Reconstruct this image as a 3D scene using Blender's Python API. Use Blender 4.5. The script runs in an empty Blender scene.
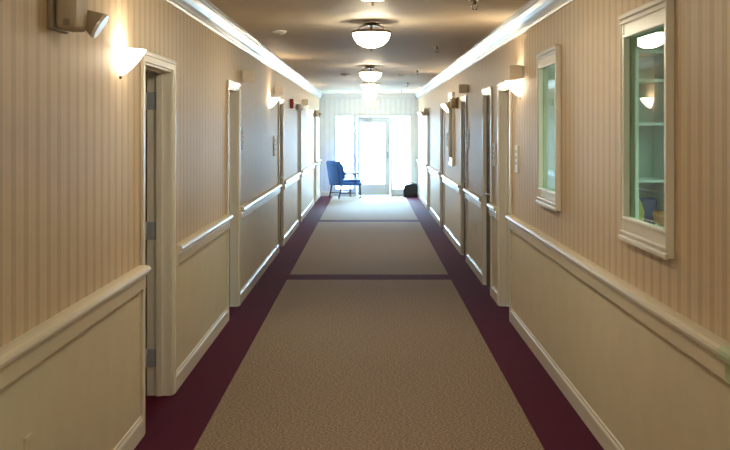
import bpy, bmesh, math, random
from mathutils import Vector, Matrix
random.seed(7)
SC = bpy.context.scene
COL = SC.collection
PI = math.pi

# ------------------------------------------------------------------ camera, world, exposure
H, F = 1.65, 1000.0                    # eye height (m), focal length in pixels of a 730 px wide frame
cd = bpy.data.cameras.new('camera')
cam = bpy.data.objects.new('camera', cd); COL.objects.link(cam)
cam.location = (0, 0, H); cam.rotation_euler = (PI/2, 0, 0)
cd.sensor_width = 36; cd.sensor_fit = 'HORIZONTAL'; cd.lens = 36*F/730
cd.shift_x = -4/730; cd.shift_y = -95/730
cd.clip_start = .05; cd.clip_end = 300
SC.camera = cam

SKY_STRENGTH = 40.0
LAMP, SCONCE_GLASS, SCONCE_W = 54.0, 15.0, 6.5
wd = bpy.data.worlds.new('sky'); SC.world = wd; wd.use_nodes = True
sun = bpy.data.lights.new('sun', 'SUN'); sun.energy = 9; sun.color = (.38, .70, 1); sun.angle = math.radians(14)
so = bpy.data.objects.new('sun', sun); COL.objects.link(so); so.rotation_euler = (math.radians(-71), 0, 0)   # low sun ahead, shining in through the glass door
bg = wd.node_tree.nodes['Background']
bg.inputs[0].default_value = (.46, .75, 1.0, 1); bg.inputs[1].default_value = SKY_STRENGTH
SC.view_settings.view_transform = 'Standard'; SC.view_settings.look = 'None'
SC.view_settings.gamma = 1; SC.view_settings.use_curve_mapping = False
SC.view_settings.exposure = 0.0

# ------------------------------------------------------------------ materials
def mat(name, col, rough=.5, metal=0, emit=None, strength=0, spec=.5, noise=0, nscale=40, bump=0, bscale=200):
    m = bpy.data.materials.new(name); m.use_nodes = True
    nt = m.node_tree; b = nt.nodes['Principled BSDF']
    b.inputs['Base Color'].default_value = (*col, 1)
    b.inputs['Roughness'].default_value = rough
    b.inputs['Metallic'].default_value = metal
    b.inputs['Specular IOR Level'].default_value = spec
    tc = nt.nodes.new('ShaderNodeTexCoord')
    if noise:
        n = nt.nodes.new('ShaderNodeTexNoise'); n.inputs['Scale'].default_value = nscale
        n.inputs['Detail'].default_value = 3
        r = nt.nodes.new('ShaderNodeValToRGB')
        r.color_ramp.elements[0].position = .3; r.color_ramp.elements[1].position = .7
        r.color_ramp.elements[0].color = (*[c*(1-noise) for c in col], 1)
        r.color_ramp.elements[1].color = (*[min(1, c*(1+noise)) for c in col], 1)
        nt.links.new(tc.outputs['Object'], n.inputs['Vector'])
        nt.links.new(n.outputs['Fac'], r.inputs['Fac']); nt.links.new(r.outputs['Color'], b.inputs['Base Color'])
    if bump:
        n2 = nt.nodes.new('ShaderNodeTexNoise'); n2.inputs['Scale'].default_value = bscale
        bp = nt.nodes.new('ShaderNodeBump'); bp.inputs['Strength'].default_value = bump; bp.inputs['Distance'].default_value = .01
        nt.links.new(tc.outputs['Object'], n2.inputs['Vector'])
        nt.links.new(n2.outputs['Fac'], bp.inputs['Height']); nt.links.new(bp.outputs['Normal'], b.inputs['Normal'])
    if emit:
        b.inputs['Emission Color'].default_value = (*emit, 1); b.inputs['Emission Strength'].default_value = strength
    return m

def wallpaper(name, axis, a, b_, period, rough):
    m = bpy.data.materials.new(name); m.use_nodes = True
    nt = m.node_tree; b = nt.nodes['Principled BSDF']; b.inputs['Roughness'].default_value = rough; b.inputs['Specular IOR Level'].default_value = .30
    tc = nt.nodes.new('ShaderNodeTexCoord'); sp = nt.nodes.new('ShaderNodeSeparateXYZ')
    nt.links.new(tc.outputs['Object'], sp.inputs[0])
    d = nt.nodes.new('ShaderNodeMath'); d.operation = 'DIVIDE'; d.inputs[1].default_value = period
    nt.links.new(sp.outputs[axis], d.inputs[0])
    f = nt.nodes.new('ShaderNodeMath'); f.operation = 'FRACT'; nt.links.new(d.outputs[0], f.inputs[0])
    r = nt.nodes.new('ShaderNodeValToRGB'); e = r.color_ramp.elements
    e[0].position = 0; e[0].color = (*a, 1); e[1].position = 1; e[1].color = (*a, 1)
    for p, c in ((.04, b_), (.40, b_), (.44, a), (.60, a), (.64, [x*.95+y*.05 for x, y in zip(a, b_)]), (.70, [x*.6+y*.4 for x, y in zip(a, b_)]), (.74, a)):
        q = e.new(p); q.color = (*c, 1)
    nt.links.new(f.outputs[0], r.inputs['Fac'])
    n = nt.nodes.new('ShaderNodeTexNoise'); n.inputs['Scale'].default_value = 9
    mx = nt.nodes.new('ShaderNodeMix'); mx.data_type = 'RGBA'; mx.blend_type = 'MULTIPLY'
    mx.inputs[0].default_value = .12
    nt.links.new(tc.outputs['Object'], n.inputs['Vector'])
    nt.links.new(r.outputs['Color'], mx.inputs[6]); nt.links.new(n.outputs['Fac'], mx.inputs[7])
    nt.links.new(mx.outputs[2], b.inputs['Base Color'])
    return m

def carpet(name, c1, c2, c3, scale, spec=.35):
    m = bpy.data.materials.new(name); m.use_nodes = True
    nt = m.node_tree; b = nt.nodes['Principled BSDF']
    b.inputs['Roughness'].default_value = .85; b.inputs['Specular IOR Level'].default_value = spec
    tc = nt.nodes.new('ShaderNodeTexCoord'); mp = nt.nodes.new('ShaderNodeMapping')
    mp.inputs['Rotation'].default_value = (0, 0, .7); mp.inputs['Scale'].default_value = (1, 2.3, 1)
    n = nt.nodes.new('ShaderNodeTexNoise'); n.inputs['Scale'].default_value = scale
    n.inputs['Detail'].default_value = 4; n.inputs['Roughness'].default_value = .7
    r = nt.nodes.new('ShaderNodeValToRGB'); e = r.color_ramp.elements
    e[0].position = .41; e[0].color = (*c1, 1); e[1].position = .59; e[1].color = (*c3, 1)
    q = e.new(.5); q.color = (*c2, 1)
    bp = nt.nodes.new('ShaderNodeBump'); bp.inputs['Strength'].default_value = .5; bp.inputs['Distance'].default_value = .006
    nt.links.new(tc.outputs['Object'], mp.inputs[0]); nt.links.new(mp.outputs[0], n.inputs['Vector'])
    nt.links.new(n.outputs['Fac'], r.inputs['Fac']); nt.links.new(r.outputs['Color'], b.inputs['Base Color'])
    nt.links.new(n.outputs['Fac'], bp.inputs['Height']); nt.links.new(bp.outputs['Normal'], b.inputs['Normal'])
    return m

def glass(name, tint, ior=1.5):
    m = bpy.data.materials.new(name); m.use_nodes = True
    nt = m.node_tree; nt.nodes.remove(nt.nodes['Principled BSDF'])
    t = nt.nodes.new('ShaderNodeBsdfTransparent'); t.inputs[0].default_value = (*tint, 1)
    g = nt.nodes.new('ShaderNodeBsdfGlossy'); g.inputs['Roughness'].default_value = .015
    fr = nt.nodes.new('ShaderNodeFresnel'); fr.inputs[0].default_value = ior
    mx = nt.nodes.new('ShaderNodeMixShader')
    ge = nt.nodes.new('ShaderNodeNewGeometry'); inv = nt.nodes.new('ShaderNodeMath'); inv.operation = 'SUBTRACT'; inv.inputs[0].default_value = 1
    mu = nt.nodes.new('ShaderNodeMath'); mu.operation = 'MULTIPLY'
    nt.links.new(ge.outputs['Backfacing'], inv.inputs[1]); nt.links.new(inv.outputs[0], mu.inputs[0]); nt.links.new(fr.outputs[0], mu.inputs[1])
    nt.links.new(mu.outputs[0], mx.inputs[0]); nt.links.new(t.outputs[0], mx.inputs[1]); nt.links.new(g.outputs[0], mx.inputs[2])
    nt.links.new(mx.outputs[0], nt.nodes['Material Output'].inputs[0])
    return m

WP = wallpaper('striped_wallpaper', 1, (.68, .54, .37), (.565, .435, .285), .127, .52)
WPX = wallpaper('striped_wallpaper_daylit', 0, (.80, .88, .98), (.73, .81, .91), .127, .5)  # far-end daylight glare painted in as a paler, bluer wallpaper
WAINS = mat('wainscot_paint', (.70, .635, .48), .45, noise=.03, nscale=6)
TRIM = mat('cream_trim_paint', (.82, .79, .70), .27)
CROWN = mat('white_gloss_paint', (.74, .79, .84), .2)
RAIL = mat('handrail_vinyl', (.73, .67, .53), .27)
ENDG = mat('pale_green_plastic', (.42, .50, .30), .35)
CEIL = mat('ceiling_paint', (.66, .55, .40), .6, noise=.04, nscale=3)
TAN = carpet('tan_carpet', (.125, .082, .050), (.24, .172, .115), (.41, .31, .215), 66)
PURPLE = carpet('plum_carpet', (.055, .004, .016), (.078, .006, .024), (.105, .010, .036), 120, .11)
WOOD = mat('dark_brown_wood', (.09, .055, .03), .62, noise=.2, nscale=8)
STEEL = mat('brushed_steel', (.42, .47, .54), .4, .25)
CHROME = mat('chrome', (.8, .78, .74), .12, 1)
BRONZE = mat('bronze_metal', (.20, .15, .10), .35, .8)
LAMPG = mat('frosted_lamp_glass', (.9, .85, .75), .4, emit=(1, .90, .68), strength=LAMP)
SCG = mat('frosted_sconce_glass', (.9, .85, .75), .4, emit=(1, .83, .62), strength=SCONCE_GLASS)
TAUPE = mat('taupe_plastic', (.48, .40, .29), .5)
TAUPED = mat('dark_taupe_plastic', (.28, .23, .16), .5)
LENS = mat('clear_lens', (.92, .92, .90), .15)
WHITE = mat('white_plastic', (.80, .80, .78), .4)
BEIGE = mat('beige_plastic', (.70, .58, .43), .45)
RED = mat('red_plastic', (.38, .03, .02), .4)
ROOM_DARK = mat('unlit_room_dark', (.06, .06, .065), .7)  # darkness of the unlit side room put into its wall colour
SIGNP = mat('pale_sign_plastic', (.92, .84, .72), .5)
PAPER = mat('pale_blue_paper', (.78, .87, .92), .6)
INK = mat('grey_ink', (.50, .56, .60), .7)
EXITR = mat('lit_red_letters', (.9, .25, .25), .5, emit=(1, .25, .25), strength=2.5)
FRAMEW = mat('white_aluminium', (.64, .75, .84), .35)
DFRAME = mat('door_white_paint', (.64, .75, .84), .35)
GLASS = glass('clear_glass', (.96, .98, .98))
GREENG = glass('green_tinted_glass', (.80, .92, .86), 1.85)
GREENW = mat('pale_green_paint', (.46, .58, .48), .6, noise=.05, nscale=5)
OFFW = mat('white_laminate', (.72, .80, .76), .4)
BLUE = mat('blue_upholstery', (.010, .095, .40), .55, noise=.15, nscale=60)
CHWOOD = mat('dark_chair_wood', (.06, .035, .03), .35, noise=.2, nscale=30)
BLACK = mat('black_nylon', (.010, .014, .022), .6, noise=.2, nscale=80)
YEL = mat('yellow_green_glaze', (.55, .52, .10), .35)
NAVY = mat('navy_fabric', (.04, .07, .22), .7)
ORANGE = mat('orange_glaze', (.62, .24, .06), .4)
PAVE = mat('pale_paving', (.75, .75, .72), .9, noise=.05)

# ------------------------------------------------------------------ mesh helpers
class MB:
    def __init__(self): self.bm = bmesh.new(); self.mats = []
    def mi(self, m):
        if m not in self.mats: self.mats.append(m)
        return self.mats.index(m)
    def faces(self, verts, polys, m, smooth=False):
        vs = [self.bm.verts.new(v) for v in verts]; i = self.mi(m)
        for p in polys:
            try:
                f = self.bm.faces.new([vs[k] for k in p]); f.material_index = i; f.smooth = smooth
            except ValueError: pass
        return vs
    def box(self, x0, x1, y0, y1, z0, z1, m, bev=0, seg=2):
        b = bmesh.new(); bmesh.ops.create_cube(b, size=1)
        for v in b.verts:
            v.co = Vector((x0+(v.co.x+.5)*(x1-x0), y0+(v.co.y+.5)*(y1-y0), z0+(v.co.z+.5)*(z1-z0)))
        if bev: bmesh.ops.bevel(b, geom=b.edges[:], offset=bev, segments=seg, affect='EDGES', profile=.5)
        self.merge(b, m, smooth=bev > 0 and seg > 2); return self
    def merge(self, b, m, smooth=False, matrix=None):
        if matrix: bmesh.ops.transform(b, matrix=matrix, verts=b.verts[:])
        b.verts.index_update()
        self.faces([v.co.copy() for v in b.verts], [[v.index for v in f.verts] for f in b.faces], m, smooth); b.free()
    def prism(self, pts, a0, a1, m, to3, bev=0, seg=2, smooth=False):
        """closed outline pts extruded from a0 to a1; to3(u, v, a) -> point"""
        n = len(pts); b = bmesh.new()
        A = [b.verts.new(to3(u, v, a0)) for u, v in pts]; B = [b.verts.new(to3(u, v, a1)) for u, v in pts]
        b.faces.new(A); b.faces.new(B[::-1])
        for i in range(n): b.faces.new((A[i], B[i], B[(i+1) % n], A[(i+1) % n]))
        bmesh.ops.recalc_face_normals(b, faces=b.faces[:])
        if bev: bmesh.ops.bevel(b, geom=b.edges[:], offset=bev, segments=seg, affect='EDGES', profile=.5)
        self.merge(b, m, smooth); return self
    def lathe(self, prof, m, c=(0, 0, 0), n=32, a0=0, a1=2*PI, smooth=True):
        full = abs(a1-a0-2*PI) < 1e-6; k = n if full else n+1
        vs = []
        for i in range(k):
            a = a0+(a1-a0)*i/n
            vs += [(c[0]+r*math.cos(a), c[1]+r*math.sin(a), c[2]+z) for r, z in prof]
        L = len(prof); ps = []
        for i in range(n):
            j = (i+1) % k
            for q in range(L-1): ps.append((i*L+q, j*L+q, j*L+q+1, i*L+q+1))
        self.faces(vs, ps, m, smooth); return self
    def tube(self, path, r, m, n=10, r1=None):
        P = [Vector(p) for p in path]; vs = []; L = len(P)
        for i, p in enumerate(P):
            t = (P[min(i+1, L-1)]-P[max(i-1, 0)]).normalized()
            u = t.cross(Vector((0, 0, 1)) if abs(t.z) < .9 else Vector((1, 0, 0))).normalized(); w = t.cross(u)
            rr = r+((r1 if r1 is not None else r)-r)*i/(L-1)
            vs += [p+(u*math.cos(2*PI*k/n)+w*math.sin(2*PI*k/n))*rr for k in range(n)]
        ps = [(i*n+k, i*n+(k+1) % n, (i+1)*n+(k+1) % n, (i+1)*n+k) for i in range(L-1) for k in range(n)]
        ps += [tuple(range(n))[::-1], tuple((L-1)*n+k for k in range(n))]
        self.faces(vs, ps, m, True); return self
    def build(self, name, parent=None, weld=True):
        if weld: bmesh.ops.remove_doubles(self.bm, verts=self.bm.verts[:], dist=1e-6)
        bmesh.ops.recalc_face_normals(self.bm, faces=self.bm.faces[:])
        me = bpy.data.meshes.new(name); self.bm.to_mesh(me); self.bm.free()
        for m in self.mats: me.materials.append(m)
        o = bpy.data.objects.new(name, me); COL.objects.link(o)
        if parent: o.parent = parent; o.matrix_parent_inverse = Matrix.Identity(4)
        return o

def thing(name, label, cat, loc=(0, 0, 0), rz=0, group=None):
    o = bpy.data.objects.new(name, None); COL.objects.link(o); o.empty_display_size = .1
    o.location = loc; o.rotation_euler = (0, 0, rz)
    return tag(o, label, cat, group)
def tag(o, label, cat, group=None):
    o['label'] = label; o['category'] = cat
    if group: o['group'] = group
    return o
def struct(o): o['kind'] = 'structure'; return o
def dup(root, loc, rz=None, label=None):
    r = root.copy(); COL.objects.link(r); r.location = loc
    if rz is not None: r.rotation_euler = (0, 0, rz)
    if label: r['label'] = label
    for ch in list(root.children):
        c = ch.copy(); COL.objects.link(c); c.parent = r
        for g in ch.children:
            d = g.copy(); COL.objects.link(d); d.parent = c
    return r

# ------------------------------------------------------------------ dimensions
W = 1.229                    # half the corridor width
ZC = 2.555                   # ceiling
YB, YE = -5.0, 25.0          # back end, far end
T = .15                      # wall thickness
DH = 2.03                    # door opening height
RAILTOP, DADO = .925, .86
# (near edge, far edge, recess of leaf)
DL = [(5.43, 6.23, None), (8.69, 9.36, .07), (13.56, 14.2, .02), (17.28, 17.9, .02), (22.25, 22.99, .02)]
DR = [(8.66, 9.38, .13), (10.02, 10.66, .02), (12.55, 13.22, .02), (16.32, 17.05, .02), (20.1, 20.85, .02)]
WIN = [(4.02, 4.76), (6.40, 7.12), (14.35, 15.07)]     # right wall windows, outer frame
WZ0, WZ1 = 1.128, 2.197
SB, TB = .050, .115          # frame side and top/bottom widths

# ------------------------------------------------------------------ floor, ceiling, walls
def floor():
    b = MB(); TX = .905
    strips = [(4.0, 4.4), (11.02, 11.42), (17.95, 18.35)]
    def q(x0, x1, y0, y1, m): b.faces([(x0, y0, 0), (x1, y0, 0), (x1, y1, 0), (x0, y1, 0)], [(0, 1, 2, 3)], m)
    q(-W-T, -TX, YB, YE, PURPLE); q(TX, W+T, YB, YE, PURPLE)
    y = YB
    for s0, s1 in strips: q(-TX, TX, y, s0, TAN); q(-TX, TX, s0, s1, PURPLE); y = s1
    q(-TX, TX, y, YE, TAN)
    return struct(b.build('floor'))
floor()
struct(MB().box(-W-T, W+T, YB, YE, ZC, ZC+.1, CEIL).build('ceiling'))

def side_wall(name, s, doors, wins):
    b = MB()
    def bx(y0, y1, z0, z1):
        if wins:
            for e in (2.6, 8.4, 13.6, 15.8):
                if y0 < e-1e-6 and e+1e-6 < y1: bx(y0, e, z0, z1); bx(e, y1, z0, z1); return
        ym = (y0+y1)/2; th = .03 if wins and (2.6 < ym < 8.4 or 13.6 < ym < 15.8) else T
        xa, xb = sorted((s*W, s*(W+th)))
        if z0 < DADO < z1:
            b.box(xa, xb, y0, y1, z0, DADO, WAINS); b.box(xa, xb, y0, y1, DADO, z1, WP)
        else: b.box(xa, xb, y0, y1, z0, z1, WP)
    cuts = sorted([(a, c, 'd') for a, c, _ in doors]+[(a+SB*.6, c-SB*.6, 'w') for a, c in wins])
    y = YB
    for a, c, k in cuts:
        bx(y, a, 0, ZC)
        if k == 'd': bx(a, c, DH, ZC)
        else: bx(a, c, 0, WZ0+TB*.6); bx(a, c, WZ1-TB*.6, ZC)
        y = c
    bx(y, YE, 0, ZC)
    return struct(b.build(name, weld=False))
side_wall('wall_left', -1, DL, [])
side_wall('wall_right', 1, DR, WIN)
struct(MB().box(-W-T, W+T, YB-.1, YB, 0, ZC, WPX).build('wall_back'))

# far wall with door and two sidelights
DX0, DX1 = -.30, .535                   # door leaf
SIDEL = [(-.83, -.40), (.585, 1.03)]
TOPZ = 1.99
def far_wall():
    b = MB(); y0, y1 = YE, YE+T
    xs = [-W-T, SIDEL[0][0]-.04, SIDEL[1][1]+.04, W+T]
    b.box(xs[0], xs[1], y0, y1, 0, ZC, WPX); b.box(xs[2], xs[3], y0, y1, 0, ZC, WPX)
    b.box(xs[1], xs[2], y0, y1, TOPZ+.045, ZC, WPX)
    return struct(b.build('wall_far', weld=False))
far_wall()

def sweep(b, s, prof, y0, y1, m, smooth=False):
    b.prism(prof, y0, y1, m, lambda u, v, a: Vector((s*(W-u), a, v)))
CR = [(0, 2.425), (.012, 2.425), (.018, 2.44), (.026, 2.443), (.03, 2.46), (.05, 2.474), (.068, 2.496), (.078, 2.522),
      (.088, 2.528), (.092, 2.541), (.105, 2.545), (.105, ZC), (0, ZC)]
b = MB(); sweep(b, -1, CR, YB, 7.39, CROWN); sweep(b, -1, CR, 7.402, YE, CROWN); struct(b.build('trim_1'))
b = MB(); sweep(b, 1, CR, YB, YE, CROWN); struct(b.build('trim_2'))
b = MB(); b.prism(CR, -W+.1, W-.1, CROWN, lambda u, v, a: Vector((a, YE-u, v))); struct(b.build('trim_3'))
CAS = .05
def runs(doors, y0=YB, y1=YE):
    out = []; y = y0
    for a, c, _ in doors: out.append((y, a-CAS)); y = c+CAS
    out.append((y, y1)); return out
BP = [(0, 0), (.015, 0), (.015, .085), (.012, .095), (.008, .100), (.007, .112), (0, .115)]
for nm, s, ds in (('baseboard_left', -1, DL), ('baseboard_right', 1, DR)):
    b = MB()
    for y0, y1 in runs(ds): sweep(b, s, BP, y0, y1, TRIM)
    struct(b.build(nm))
b = MB()
for x0, x1 in ((-W+.016, SIDEL[0][0]-.06), (SIDEL[1][1]+.06, W-.016)): b.prism(BP, x0, x1, TRIM, lambda u, v, a: Vector((a, YE-u, v)))
struct(b.build('baseboard_far'))

# ------------------------------------------------------------------ corridor doors
def corridor_door(n, s, y0, y1, rec):
    b = MB(); xw = s*W
    def bx(u0, u1, a, c, z0, z1, m, bev=0):         # u: depth behind the wall face (negative = proud)
        xa, xb = sorted((s*(W+u0), s*(W+u1))); b.box(xa, xb, a, c, z0, z1, m, bev)
    j = .02
    bx(0, T, y0, y0+j, 0, DH, TRIM); bx(0, T, y1-j, y1, 0, DH, TRIM); bx(0, T, y0+j, y1-j, DH-j, DH, TRIM)
    for a, c in ((y0-CAS, y0+.008), (y1-.008, y1+CAS)):
        bx(-.014, 0, a, c, 0, DH+CAS, TRIM, .003); 
        e = (a-.002, a+.02) if a < y0 else (c-.02, c+.002)
        bx(-.018, -.010, e[0], e[1], 0, DH+CAS+.001, TRIM, .003)
    bx(-.0135, 0, y0+.004, y1-.004, DH-.008, DH+CAS-.001, TRIM, .003); bx(-.021, -.009, y0-CAS-.004, y1+CAS+.004, DH+CAS-.022, DH+CAS+.003, TRIM, .003)
    if rec is None or rec > .1:                       # door stop strip round a deep jamb
        for a, c in ((y0+j, y0+j+.012), (y1-j-.012, y1-j)): bx(.055, .09, a, c, 0, DH-j, TRIM)
        bx(.055, .09, y0+j, y1-j, DH-j-.012, DH-j, TRIM)
    fr = struct(b.build('door_%d' % n))
    if rec is None:                                   # folded right back against the wall of the dark room
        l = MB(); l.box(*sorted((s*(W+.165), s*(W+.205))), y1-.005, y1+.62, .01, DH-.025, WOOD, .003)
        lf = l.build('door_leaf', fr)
        for z in (.18, .97, 1.775):
            h = MB(); h.box(*sorted((s*(W+.088), s*(W+.148))), y1-j-.005, y1-j, z, z+.11, STEEL)
            h.tube([(s*(W+.155), y1-j-.004, z), (s*(W+.155), y1-j-.004, z+.11)], .008, STEEL)
            h.build('hinge', fr)
    else:
        l = MB(); l.box(*sorted((s*(W+rec), s*(W+rec+.04))), y0+j+.003, y1-j-.003, .008, DH-j-.003, WOOD, .002)
        lf = l.build('door_leaf', fr)
        h = MB(); hy = y0+.09
        h.tube([(s*(W+rec+.001), hy, 1.0), (s*(W+rec-.045), hy, 1.0), (s*(W+rec-.05), hy+.02, 1.0), (s*(W+rec-.05), hy+.12, 1.0)], .009, STEEL)
        h.box(*sorted((s*(W+rec), s*(W+rec-.008))), hy-.03, hy+.03, .9, 1.08, STEEL, .003)
        h.build('door_handle', lf)
    return fr
n = 1
for d in DL: corridor_door(n, -1, *d); n += 1
for d in DR: corridor_door(n, 1, *d); n += 1
# dark room behind the open door
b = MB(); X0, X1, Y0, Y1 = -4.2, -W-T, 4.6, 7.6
b.box(X0-.1, X0, Y0, Y1, 0, ZC, ROOM_DARK); b.box(X0, X1, Y0-.1, Y0, 0, ZC, ROOM_DARK); b.box(X0, X1, Y1, Y1+.1, 0, ZC, ROOM_DARK)
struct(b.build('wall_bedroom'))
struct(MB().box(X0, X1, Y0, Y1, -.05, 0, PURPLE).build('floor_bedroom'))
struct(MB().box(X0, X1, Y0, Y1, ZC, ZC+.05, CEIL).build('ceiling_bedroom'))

# ------------------------------------------------------------------ framed windows in the right wall
def framed_window(n, y0, y1):
    fr = MB()
    # stepped moulding: side strips narrow, head and sill strips tall
    def strip(u0, u1, a, c, z0, z1, bev=.004): fr.box(W-u1, W-u0, a, c, z0, z1, TRIM, bev)
    for a, c in ((y0, y0+SB), (y1-SB, y1)):
        strip(0, .030, a+.003, c-.003, WZ0+.004, WZ1-.004)
    strip(0, .036, y0, y0+.014, WZ0+.002, WZ1-.002); strip(0, .036, y1-.014, y1, WZ0+.002, WZ1-.002)
    for top in (0, 1):
        def z(v0, v1): return (WZ0+v0, WZ0+v1) if not top else (WZ1-v1, WZ1-v0)
        strip(0, .026, y0+.01, y1-.01, *z(0, TB))
        strip(.02, .042, y0-.006, y1+.006, *z(0, .026), .006)
        strip(.02, .036, y0, y1, *z(.034, .050), .005)
        strip(.02, .032, y0+.02, y1-.02, *z(.098, TB), .004)
    o = struct(fr.build('window_%d' % n))
    g = MB(); yc = (y0+y1)/2; hw = (y1-y0)/2-SB*.6; g.box(-.003, .003, -hw, hw, WZ0+TB*.6, WZ1-TB*.6, GREENG)
    p = g.build('pane', o); p.location = (W+.012, yc, 0); p.rotation_euler = (0, 0, math.radians(.8))
    return o
for i, (a, c) in enumerate(WIN): framed_window(i+1, a, c)

# office behind the first two windows, dim store behind the third
b = MB(); OX0, OX1, OY0, OY1 = W+.03, 4.4, 2.6, 8.4
b.box(OX1, OX1+.1, OY0, OY1, 0, ZC, GREENW); b.box(OX0, OX1, OY0-.1, OY0, 0, ZC, GREENW); b.box(OX0, OX1, OY1, OY1+.1, 0, ZC, GREENW)
struct(b.build('wall_office'))
struct(MB().box(OX0, OX1, OY0, OY1, -.05, 0, PAVE).build('floor_office'))
struct(MB().box(OX0, OX1, OY0, OY1, ZC, ZC+.05, WHITE).build('ceiling_office'))
b = MB(); b.box(2.6, 2.7, 13.6, 15.8, 0, ZC, BEIGE); b.box(OX0, 2.6, 13.5, 13.6, 0, ZC, BEIGE); b.box(OX0, 2.6, 15.8, 15.9, 0, ZC, BEIGE)
b.box(OX0, 2.6, 13.6, 15.8, -.05, 0, BEIGE); b.box(OX0, 2.6, 13.6, 15.8, ZC, ZC+.05, BEIGE)
struct(b.build('wall_storeroom'))
t = thing('added_office_light', 'added white ceiling light panel brightening the green room behind the windows', 'ceiling light', (2.6, 5.6, ZC))  # unseen panel, added to light the room behind the glass
MB().box(-.32, .32, -.62, .62, -.05, 0, WHITE).build('housing', t)
OFFL = mat('added_office_diffuser', (.9, .95, .92), .5, emit=(.80, 1, .90), strength=26.0)
MB().box(-.28, .28, -.58, .58, -.058, -.05, OFFL).build('diffuser', t)
t = thing('shelf_unit', 'white shelf unit on pale green wall seen through the nearest window', 'shelves', (2.12, 8.2, 0))
for x in (-.22, .03, .28, .53): MB().box(x-.015, x+.015, -.18, .19, 0, 2.3, OFFW).build('upright', t)
for z in (.08, .86, 1.24, 1.70, 2.05, 2.28): MB().box(-.205, .515, -.17, .18, z-.012, z+.012, OFFW).build('shelf', t)
MB().box(-.205, .515, .175, .185, .05, 2.29, GREENW).build('back_panel', t)
o = MB().lathe([(0, 0), (.05, 0), (.075, .05), (.08, .11), (.06, .18), (.035, .23), (.045, .26), (.035, .255)], YEL, n=24).build('vase')
o.location = (2.16, 8.14, .872); tag(o, 'yellow-green vase on the shelf seen through nearest window', 'vase')
o = MB().box(-.07, .07, -.06, .06, 0, .22, NAVY, .03, 3).build('storage_basket'); 
o.location = (2.30, 8.26, .872); tag(o, 'navy storage basket on the shelf seen through nearest window', 'basket')
o = MB().lathe([(0, 0), (.05, 0), (.09, .03), (.105, .09), (.10, .12), (.092, .09), (.04, .02), (0, .02)], ORANGE, n=24).build('bowl')
o.location = (2.405, 8.10, .872); tag(o, 'orange bowl on the shelf seen through nearest window', 'bowl')

t = thing('reflection_cupboard', 'tall pale cabinet added to stand for the bright reflection in the second framed window', 'reflection_cupboard', (1.58, 8.2, 0))
CUP = mat('pale_reflection_tone', (.80, .88, .90), .4)  # added cabinet, pale colour stands in for bright wall reflected in the pane
MB().box(-.26, .26, -.14, .18, .06, 2.25, CUP, .004).build('body', t); MB().box(-.24, .24, -.11, .17, 0, .06, OFFW).build('plinth', t)
for k in (-1, 1):
    d = MB().box(*sorted((k*.003, k*.255)), -.162, -.142, .08, 2.23, CUP, .003).build('door', t)
    MB().tube([(k*.03, -.163, 1.0), (k*.03, -.19, 1.02), (k*.03, -.19, 1.14), (k*.03, -.163, 1.16)], .006, STEEL).build('handle', d)

# ------------------------------------------------------------------ far entrance door
YG = YE+.05
b = MB()
def fb(x0, x1, z0, z1, d0=-.01, d1=.11): b.box(x0, x1, YE+d0, YE+d1, z0, z1, FRAMEW, .004)
fb(DX0-.05, DX0, 0, TOPZ+.045); fb(DX1, DX1+.05, 0, TOPZ+.045); fb(DX0, DX1, TOPZ, TOPZ+.045)
door = struct(b.build('door_11'))
l = MB(); d = (YE+.03, YE+.075)
GX0, GX1, GZ0, GZ1 = -.222, .395, .30, 1.83
l.box(DX0+.004, GX0, *d, .01, TOPZ-.005, DFRAME, .004); l.box(GX1, DX1-.004, *d, .01, TOPZ-.005, DFRAME, .004)
l.box(GX0, GX1, *d, .01, GZ0, DFRAME, .004); l.box(GX0, GX1, *d, GZ1, TOPZ-.005, DFRAME, .004)
leaf = l.build('door_leaf', door)
g = MB(); g.box(GX0, GX1, YG, YG+.006, GZ0, GZ1, GLASS); g.build('pane', leaf)
h = MB(); h.box(.44, .49, YE+.022, YE+.03, .95, 1.10, STEEL, .003); h.tube([(.465, YE+.024, 1.03), (.465, YE-.03, 1.03), (.41, YE-.035, 1.03)], .012, STEEL); h.build('door_handle', leaf)
h = MB(); h.box(-.16, .06, YE-.02, YE+.03, 1.89, 1.95, STEEL, .005); h.tube([(.02, YE-.01, 1.955), (-.06, YE-.12, 1.962), (-.24, YE-.012, 1.975)], .009, STEEL); h.build('door_closer', leaf)
for k, (x0, x1) in enumerate(SIDEL):
    b = MB()
    lo, hi = (x0-.04, x0), (x1, x1+.04)
    if k == 0: hi = (x1, DX0-.05)
    else: lo = (DX1+.05, x0)
    fb(*lo, 0, TOPZ+.045); fb(*hi, 0, TOPZ+.045); fb(x0, x1, 0, .18); fb(x0, x1, TOPZ, TOPZ+.045)
    w = struct(b.build('window_%d' % (4+k)))
    g = MB(); g.box(x0, x1, YG, YG+.006, .18, TOPZ, GLASS); g.build('pane', w)
struct(MB().box(-30, 30, YE+.1, 90, -.12, -.05, PAVE).build('ground_outside'))
struct(MB().box(-1.2, 1.2, YE, YE+.2, -.05, 0, STEEL).build('door_sill'))
# light portal over the glazing helps the sky light find its way in
pd = bpy.data.lights.new('portal', 'AREA'); pd.shape = 'RECTANGLE'; pd.size = 1.95; pd.size_y = 1.9
po = bpy.data.objects.new('portal', pd); COL.objects.link(po); po.location = (.1, YE+.16, 1.05); po.rotation_euler = (-PI/2, 0, 0)
pd.cycles.is_portal = True

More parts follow.
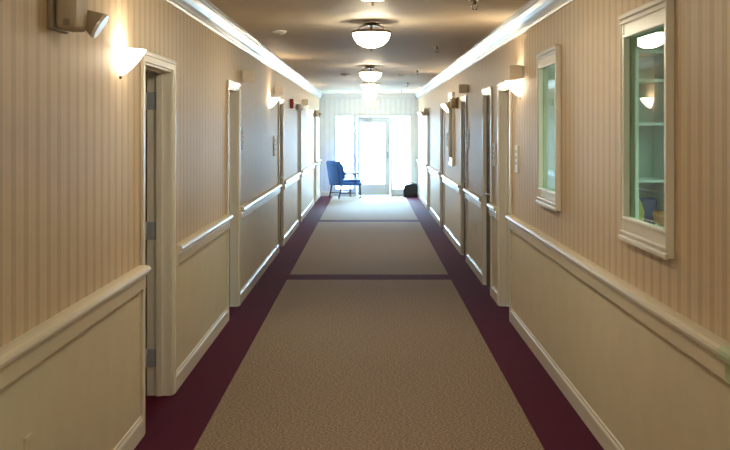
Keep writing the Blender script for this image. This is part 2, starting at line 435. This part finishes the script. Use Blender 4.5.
# ------------------------------------------------------------------ handrails
LIP = [(0, .875), (.032, .875), (.046, .880), (.055, .890), (.057, .902), (.053, .914), (.042, .922), (.025, RAILTOP), (0, RAILTOP)]
FAS = [(0, .800), (.022, .800), (.030, .806), (.030, .868), (.026, .875), (0, .875)]
def rail(s, y0, y1, label, cap=None):
    yc = (y0+y1)/2
    t = thing('handrail', label, 'handrail', (s*W, yc, .80), 0, 'handrails along the corridor walls')
    def part(prof, nm, m, a, c, grow=0):
        b = MB(); b.prism([(u*(1+grow), v) for u, v in prof], a-yc, c-yc, m, lambda u, v, q: Vector((-s*u, q, v-.80)), bev=0)
        return b.build(nm, t)
    part(LIP, 'grip', RAIL, y0, y1); part(FAS, 'fascia', RAIL, y0, y1)
    if cap:
        P = [(0, .797), (.025, .797), (.033, .804), (.034, .868), (.049, .877), (.059, .888), (.061, .903), (.056, .917), (.043, .927), (0, .929)]
        o = part(P, 'end_cap', ENDG, cap[0], cap[1]); o['label'] = 'pale green end cap'
g = .004
rail(-1, YB+.02, DL[0][0]-CAS-g, 'long cream handrail on left wall nearest the viewer, before the open doorway')
rail(-1, DL[0][1]+CAS+g, DL[1][0]-CAS-g, 'cream handrail on left wall just beyond the open doorway')
rail(-1, DL[1][1]+CAS+g, DL[2][0]-CAS-g, 'cream handrail on left wall between second and third doorways')
rail(-1, DL[2][1]+CAS+g, DL[3][0]-CAS-g, 'cream handrail on left wall below the red fire alarm')
rail(-1, DL[3][1]+CAS+g, DL[4][0]-CAS-g, 'cream handrail on left wall, second from the far end')
rail(-1, DL[4][1]+CAS+g, YE-.08, 'short cream handrail on left wall behind the blue chair')
rail(1, 3.36, DR[0][0]-CAS-g, 'long cream handrail on right wall under the two nearest framed windows', (3.25, 3.36))
rail(1, DR[0][1]+CAS+g, DR[1][0]-CAS-g, 'very short cream handrail on right wall between the two nearest right doorways')
rail(1, DR[1][1]+CAS+g, DR[2][0]-CAS-g, 'cream handrail on right wall above the white outlet plate')
rail(1, DR[2][1]+CAS+g, DR[3][0]-CAS-g, 'cream handrail on right wall under the small far framed window')
rail(1, DR[3][1]+CAS+g, DR[4][0]-CAS-g, 'cream handrail on right wall, second from the far end')
rail(1, DR[4][1]+CAS+g, YE-.08, 'cream handrail on right wall at far end above the black bag')

# ------------------------------------------------------------------ ceiling lamps
def ceiling_lamp(loc, label):
    t = thing('ceiling_lamp', label, 'ceiling lamp', loc, 0, 'bowl ceiling lamps along the corridor')
    MB().lathe([(0, 0), (.075, 0), (.078, -.012), (.06, -.028), (.03, -.036), (0, -.038)], CHROME).build('canopy', t)
    for k in range(3):
        a = PI/2+2*PI*k/3; c, s = math.cos(a), math.sin(a)
        MB().tube([(c*.05, s*.05, -.03), (c*.10, s*.10, -.045), (c*.145, s*.145, -.082)], .006, CHROME).build('arm', t)
    MB().tube([(0, 0, -.03), (0, 0, -.1)], .01, BRONZE).build('stem', t)
    MB().lathe([(0, -.078), (.15, -.078), (.166, -.080), (.168, -.094), (.160, -.100), (.148, -.098), (0, -.088)], BRONZE, n=40).build('rim', t)
    pr = [(.154*math.cos(q), -.101-.118*math.sin(q)) for q in [PI/2*i/10 for i in range(11)]]
    pr[-1] = (.0, -.219)
    MB().lathe(pr, LAMPG, n=40).build('glass_bowl', t)
    MB().lathe([(0, -.214), (.014, -.218), (.012, -.228), (.006, -.233), (.009, -.240), (0, -.246)], BRONZE, n=16).build('finial', t)
    return t
L0 = ceiling_lamp((.02, 8.35, ZC), 'glass bowl ceiling lamp, the nearest one seen whole')
for y, lb in ((5.32, 'glass bowl ceiling lamp cut off by the top edge of the photo'), (14.1, 'glass bowl ceiling lamp, second of those seen whole'),
              (17.8, 'glass bowl ceiling lamp, third of those seen whole, partly overlapped'), (21.1, 'glass bowl ceiling lamp, second from the far door'),
              (23.9, 'glass bowl ceiling lamp nearest the far glass door'), (1.6, 'glass bowl ceiling lamp above the viewer'), (-2.2, 'glass bowl ceiling lamp behind the viewer')):
    dup(L0, (.02, y, ZC), label=lb)

# ------------------------------------------------------------------ wall sconces (built facing +X)
def sconce(loc, rz, label):
    t = thing('wall_sconce', label, 'wall lamp', loc, rz, 'half bowl wall sconces')
    pr = [(.012, -.125), (.035, -.112), (.065, -.085), (.095, -.05), (.118, -.018), (.128, .0), (.124, .0), (.113, -.018), (.09, -.05), (.06, -.083), (.03, -.106)]
    MB().lathe(pr, SCG, n=24, a0=-PI/2, a1=PI/2).build('shade', t)
    MB().box(-.0, .008, -.05, .05, -.10, .01, WHITE, .002).build('back_plate', t)
    MB().lathe([(0, -.146), (.01, -.14), (.013, -.13), (.008, -.123), (0, -.120)], BRONZE, n=12, a0=-PI/2, a1=PI/2).build('finial', t)
    ld = bpy.data.lights.new('bulb', 'POINT'); ld.energy = SCONCE_W; ld.color = (1, .87, .66); ld.shadow_soft_size = .022
    lo = bpy.data.objects.new('bulb', ld); COL.objects.link(lo); lo.parent = t; lo.location = (.04, 0, -.024)
    return t
S0 = sconce((-W, 4.93, 2.045), 0, 'lit half bowl sconce on left wall just before the open doorway')
for s, y, lb in ((-1, 12.3, 'lit half bowl sconce on left wall before the third doorway'), (-1, 20.0, 'lit half bowl sconce on left wall farthest away'),
                 (1, 8.1, 'lit half bowl sconce on right wall beyond the second framed window'), (1, 15.4, 'lit half bowl sconce on right wall beyond the small framed window'),
                 (1, 22.9, 'lit half bowl sconce on right wall farthest away'), (-1, -2.5, 'lit half bowl sconce on left wall behind the viewer'), (1, .6, 'lit half bowl sconce on right wall beside the viewer')):
    dup(S0, (s*W, y, 2.045), 0 if s < 0 else PI, lb)

# ------------------------------------------------------------------ emergency lights (built facing +X)
def emergency(loc, rz, label, k=1):
    t = thing('emergency_light', label, 'emergency light', loc, rz, 'emergency light units high on the walls')
    MB().box(0, .022, *sorted((-.12*k, .10*k)), -.075, .085, TAUPED, .006).build('back_plate', t)
    MB().box(.022, .105, *sorted((-.10*k, .085*k)), -.072, .07, TAUPE, .022, 3).build('body', t)
    MB().box(.06, .085, *sorted((-.11*k, -.10*k)), -.06, -.035, TAUPED, .003).build('test_button', t)
    ax = Vector((.84, .10*k, -.53)).normalized()
    for yo in (.112*k,):
        b = bmesh.new(); bmesh.ops.create_cone(b, cap_ends=True, segments=28, radius1=.030, radius2=.056, depth=.07)
        R = ax.to_track_quat('Z', 'Y').to_matrix().to_4x4()
        M = Matrix.Translation(Vector((.105, yo, -.02)))@R
        q = MB(); q.merge(b, TAUPE, True, M); hd = q.build('lamp_head', t)
        b = bmesh.new(); bmesh.ops.create_cone(b, cap_ends=True, segments=28, radius1=.0555, radius2=.053, depth=.014)
        q = MB(); q.merge(b, LENS, False, M@Matrix.Translation((0, 0, .041))); q.build('lens', hd)
        q = MB(); q.tube([(.07, yo-.055*k, -.03), (.095, yo-.02*k, -.025)], .014, TAUPED); q.build('swivel', t)
    return t
E0 = emergency((-W, 3.93, 2.112), 0, 'taupe emergency light box with swivel lamp high on left wall, nearest')
dup(E0, (-W, 22.3, 2.02), label='taupe emergency light box on left wall near the far door')
E1 = emergency((W, 13.85, 2.02), PI, 'taupe emergency light box on right wall between third right doorway and sconce', -1)
dup(E1, (W, 20.6, 2.02), label='taupe emergency light box on right wall near the far door')
# white twin head unit and red alarm on the left wall
t = thing('twin_spotlight', 'white wall unit with two lamp heads beside the red fire alarm', 'emergency light', (-W, 17.0, 2.04))
MB().box(0, .05, -.12, .12, -.05, .05, WHITE, .008).build('body', t)
for y in (-.16, .16):
    b = bmesh.new(); bmesh.ops.create_cone(b, cap_ends=True, segments=20, radius1=.05, radius2=.035, depth=.08)
    q = MB(); q.merge(b, WHITE, True, Matrix.Translation((.065, y, .0))@Matrix.Rotation(PI/2, 4, 'X')); q.tube([(.03, y*.7, 0), (.065, y*.9, 0)], .012, WHITE); q.build('lamp_head', t)
t = thing('fire_alarm', 'red fire alarm box high on left wall beyond third doorway', 'fire alarm', (-W, 15.6, 2.06))
MB().box(0, .055, -.06, .06, -.075, .075, RED, .006).build('housing', t)
MB().box(.055, .075, -.035, .035, -.03, .02, LENS, .006).build('strobe', t)

# ------------------------------------------------------------------ projecting blank signs, paper notices, plates
def flag(s, y, z, label):
    t = thing('projecting_sign', label, 'sign', (s*W, y, z), 0 if s < 0 else PI, 'plain square signs projecting over the doors')
    MB().box(.012, .115, -.006, .006, -.055, .055, SIGNP, .002).build('panel', t)
    MB().box(0, .014, -.015, .015, -.05, .05, WHITE, .002).build('bracket', t)
    return t
flag(-1, 9.72, 2.175, 'plain beige square sign projecting from left wall after second doorway')
flag(-1, 13.0, 2.16, 'plain beige square sign projecting from left wall before third doorway')
flag(-1, 18.35, 2.16, 'plain beige square sign projecting from left wall after fourth doorway')
flag(1, 7.95, 2.11, 'plain beige square sign projecting from right wall just before the nearest right sconce')
flag(1, 12.4, 2.16, 'plain beige square sign projecting from right wall before third right doorway')
def notice(s, y, z, label, w=.16, h=.22):
    t = thing('wall_notice', label, 'notice', (s*W, y, z), 0 if s < 0 else PI, 'pale notices beside the doors')
    MB().box(0, .012, -w/2, w/2, -h/2, h/2, PAPER, .002).build('plate', t)
    q = MB()
    for k in range(3): q.box(.0118, .0128, -w*.35, w*.35, h*(.28-.22*k)-.012, h*(.28-.22*k)+.012, INK)
    q.build('grey_lines', t)
    return t
notice(-1, 9.66, 1.57, 'pale notice plate on left wall just past second doorway', .14, .2)
notice(-1, 12.98, 1.44, 'pale notice plate on left wall just before third doorway', .26, .26)
notice(1, 8.28, 1.41, 'pale notice plate on right wall nearest the viewer, below the nearest sconce')
notice(1, 9.80, 1.41, 'pale notice plate on right wall between the two nearest right doorways')
notice(1, 12.36, 1.53, 'pale notice plate on right wall just before third right doorway')
notice(1, 15.75, 1.50, 'pale notice plate on right wall just beyond the small framed window')
def outlet(s, y, z, label):
    t = thing('outlet_plate', label, 'outlet', (s*W, y, z), 0 if s < 0 else PI, 'outlet plates low on the walls')
    MB().box(0, .009, -.036, .036, -.058, .058, WAINS if s < 0 else WHITE, .002).build('plate', t)
    for k in (-.022, .022): MB().box(.009, .0105, -.014, .014, k-.014, k+.014, BEIGE, .001).build('socket', t)
outlet(-1, 3.59, .495, 'cream outlet plate low on left wall at bottom edge of photo')
outlet(1, 11.5, .51, 'white outlet plate low on right wall between second and third doorways')

# ------------------------------------------------------------------ ceiling fittings
def sprinkler(loc, label):
    t = thing('sprinkler_head', label, 'sprinkler', loc, 0, 'sprinkler heads on the right of the ceiling')
    MB().lathe([(0, 0), (.036, 0), (.036, -.004), (.018, -.012), (0, -.012)], CHROME, n=20).build('escutcheon', t)
    MB().lathe([(0, -.01), (.012, -.01), (.012, -.03), (.008, -.034), (0, -.034)], BRONZE, n=14).build('nozzle', t)
    q = MB()
    for s in (-1, 1): q.tube([(s*.010, 0, -.026), (s*.020, 0, -.04), (s*.016, 0, -.058), (0, 0, -.066)], .0035, CHROME, 8)
    q.build('yoke', t)
    MB().lathe([(0, -.064), (.020, -.066), (.021, -.069), (0, -.070)], BRONZE, n=18).build('deflector', t)
    return t
P0 = sprinkler((.735, 6.95, ZC), 'sprinkler head on the ceiling nearest the viewer, at top edge')
for y, lb in ((10.8, 'sprinkler head on the ceiling, second from the viewer'), (15.2, 'sprinkler head on the ceiling, third from the viewer'),
              (19.2, 'sprinkler head on the ceiling, fourth from the viewer'), (22.6, 'sprinkler head on the ceiling nearest the far wall')):
    dup(P0, (.735, y, ZC), label=lb)
def disc(loc, label):
    t = thing('smoke_detector', label, 'smoke detector', loc, 0, 'white round detectors on the ceiling')
    MB().lathe([(0, 0), (.07, 0), (.07, -.012), (.062, -.020), (.04, -.032), (0, -.034)], WHITE, n=28).build('housing', t)
    MB().lathe([(0, -.033), (.012, -.034), (.010, -.038), (0, -.039)], BEIGE, n=12).build('sensor', t)
    return t
D0 = disc((-.38, 16.2, ZC), 'white round detector on ceiling left of the lamps')
dup(D0, (.55, 16.2, ZC), label='white round detector on ceiling right of the lamps')
dup(D0, (-.82, 9.1, ZC), label='white round detector on ceiling near the left crown moulding, nearest')

# exit sign over the far door
t = thing('exit_sign', 'white exit sign with pale red letters on far wall above glass door', 'exit sign', (.06, YE, 2.30))
MB().box(-.17, .17, -.035, 0, -.10, .10, WHITE, .004).build('housing', t)
q = MB(); fy0, fy1 = -.037, -.0345
def seg(x0, z0, x1, z1, w=.017):
    d = Vector((x1-x0, z1-z0)).normalized(); p = Vector((-d.y, d.x))*w/2; d *= 0
    pts = [(x0+p.x, z0+p.y), (x1+p.x, z1+p.y), (x1-p.x, z1-p.y), (x0-p.x, z0-p.y)]
    q.prism(pts, fy0, fy1, EXITR, lambda u, v, a: Vector((u, a, v)))
h = .062
x = -.125; seg(x, -h, x, h); [seg(x, zz, x+.05, zz) for zz in (-h+.008, 0, h-.008)]
x = -.06; seg(x, -h, x+.06, h); seg(x, h, x+.06, -h)
x = .025; seg(x, -h, x, h)
x = .085; seg(x, -h, x, h); seg(x-.035, h-.008, x+.035, h-.008)
q.build('letters', t)

# ------------------------------------------------------------------ blue armchair by the far wall, facing +X
t = thing('armchair', 'blue upholstered armchair with dark wood legs beside the far glass door', 'armchair', (-.60, 24.42, 0), .55)
to = lambda y0: (lambda u, v, a: Vector((u, a, v)))
MB().box(-.24, .34, -.27, .27, .30, .385, BLUE, .02, 3).build('seat', t)
MB().box(-.20, .35, -.235, .235, .375, .45, BLUE, .032, 4).build('seat_cushion', t)
bk = [(-.27, .30), (-.20, .30), (-.17, .45), (-.215, .70), (-.245, .86), (-.275, .90), (-.335, .905), (-.37, .88), (-.365, .82), (-.32, .55)]
MB().prism(bk, -.27, .27, BLUE, lambda u, v, a: Vector((u, a, v)), .018, 3, True).build('backrest', t)
for s in (-1, 1):
    q = MB(); w = [(-.20, .45), (-.13, .50), (-.15, .62), (-.20, .80), (-.25, .84), (-.22, .62)]
    q.prism(w, s*.235, s*.285, BLUE, lambda u, v, a: Vector((u, a, v)), .01, 2, True); q.build('wing', t)
    q = MB(); q.tube([(-.17, s*.275, .575), (-.02, s*.29, .585), (.12, s*.295, .575), (.20, s*.295, .60), (.22, s*.295, .585)], .021, CHWOOD)
    q.tube([(.13, s*.29, .575), (.17, s*.28, .48), (.15, s*.265, .36)], .018, CHWOOD); arm = q.build('arm', t); arm['label'] = 'dark wooden arm'
    q = MB(); q.box(-.15, .10, s*.285-.03, s*.285+.03, .585, .615, BLUE, .012, 3); q.build('arm_pad', arm)
    for fr in (0, 1):
        q = MB()
        if fr: q.tube([(.30, s*.235, .31), (.305, s*.24, .15), (.305, s*.24, 0)], .026, CHWOOD, 8, .018)
        else: q.tube([(-.22, s*.235, .31), (-.25, s*.235, .15), (-.29, s*.235, 0)], .025, CHWOOD, 8, .018)
        q.build('leg', t)
    MB().tube([(-.262, s*.236, .12), (.304, s*.24, .12)], .012, CHWOOD, 8).build('stretcher', t)
MB().tube([(.05, -.238, .12), (.05, .238, .12)], .012, CHWOOD, 8).build('stretcher', t)

# black bag in the far right corner
t = thing('bag', 'black boxy bag on the floor in the far right corner', 'bag', (1.02, 24.62, 0))
o = [(-.17, 0), (.17, 0), (.175, .20), (.165, .33), (.02, .335), (-.12, .305), (-.155, .27), (-.175, .12)]
MB().prism(o, -.11, .11, BLACK, lambda u, v, a: Vector((u, a, v)), .022, 3, True).build('body', t)
MB().tube([(-.06, -.112, .22), (-.05, -.12, .30), (0, -.10, .355), (.06, -.10, .36), (.11, -.12, .31), (.12, -.112, .22)], .009, BLACK).build('handle', t)
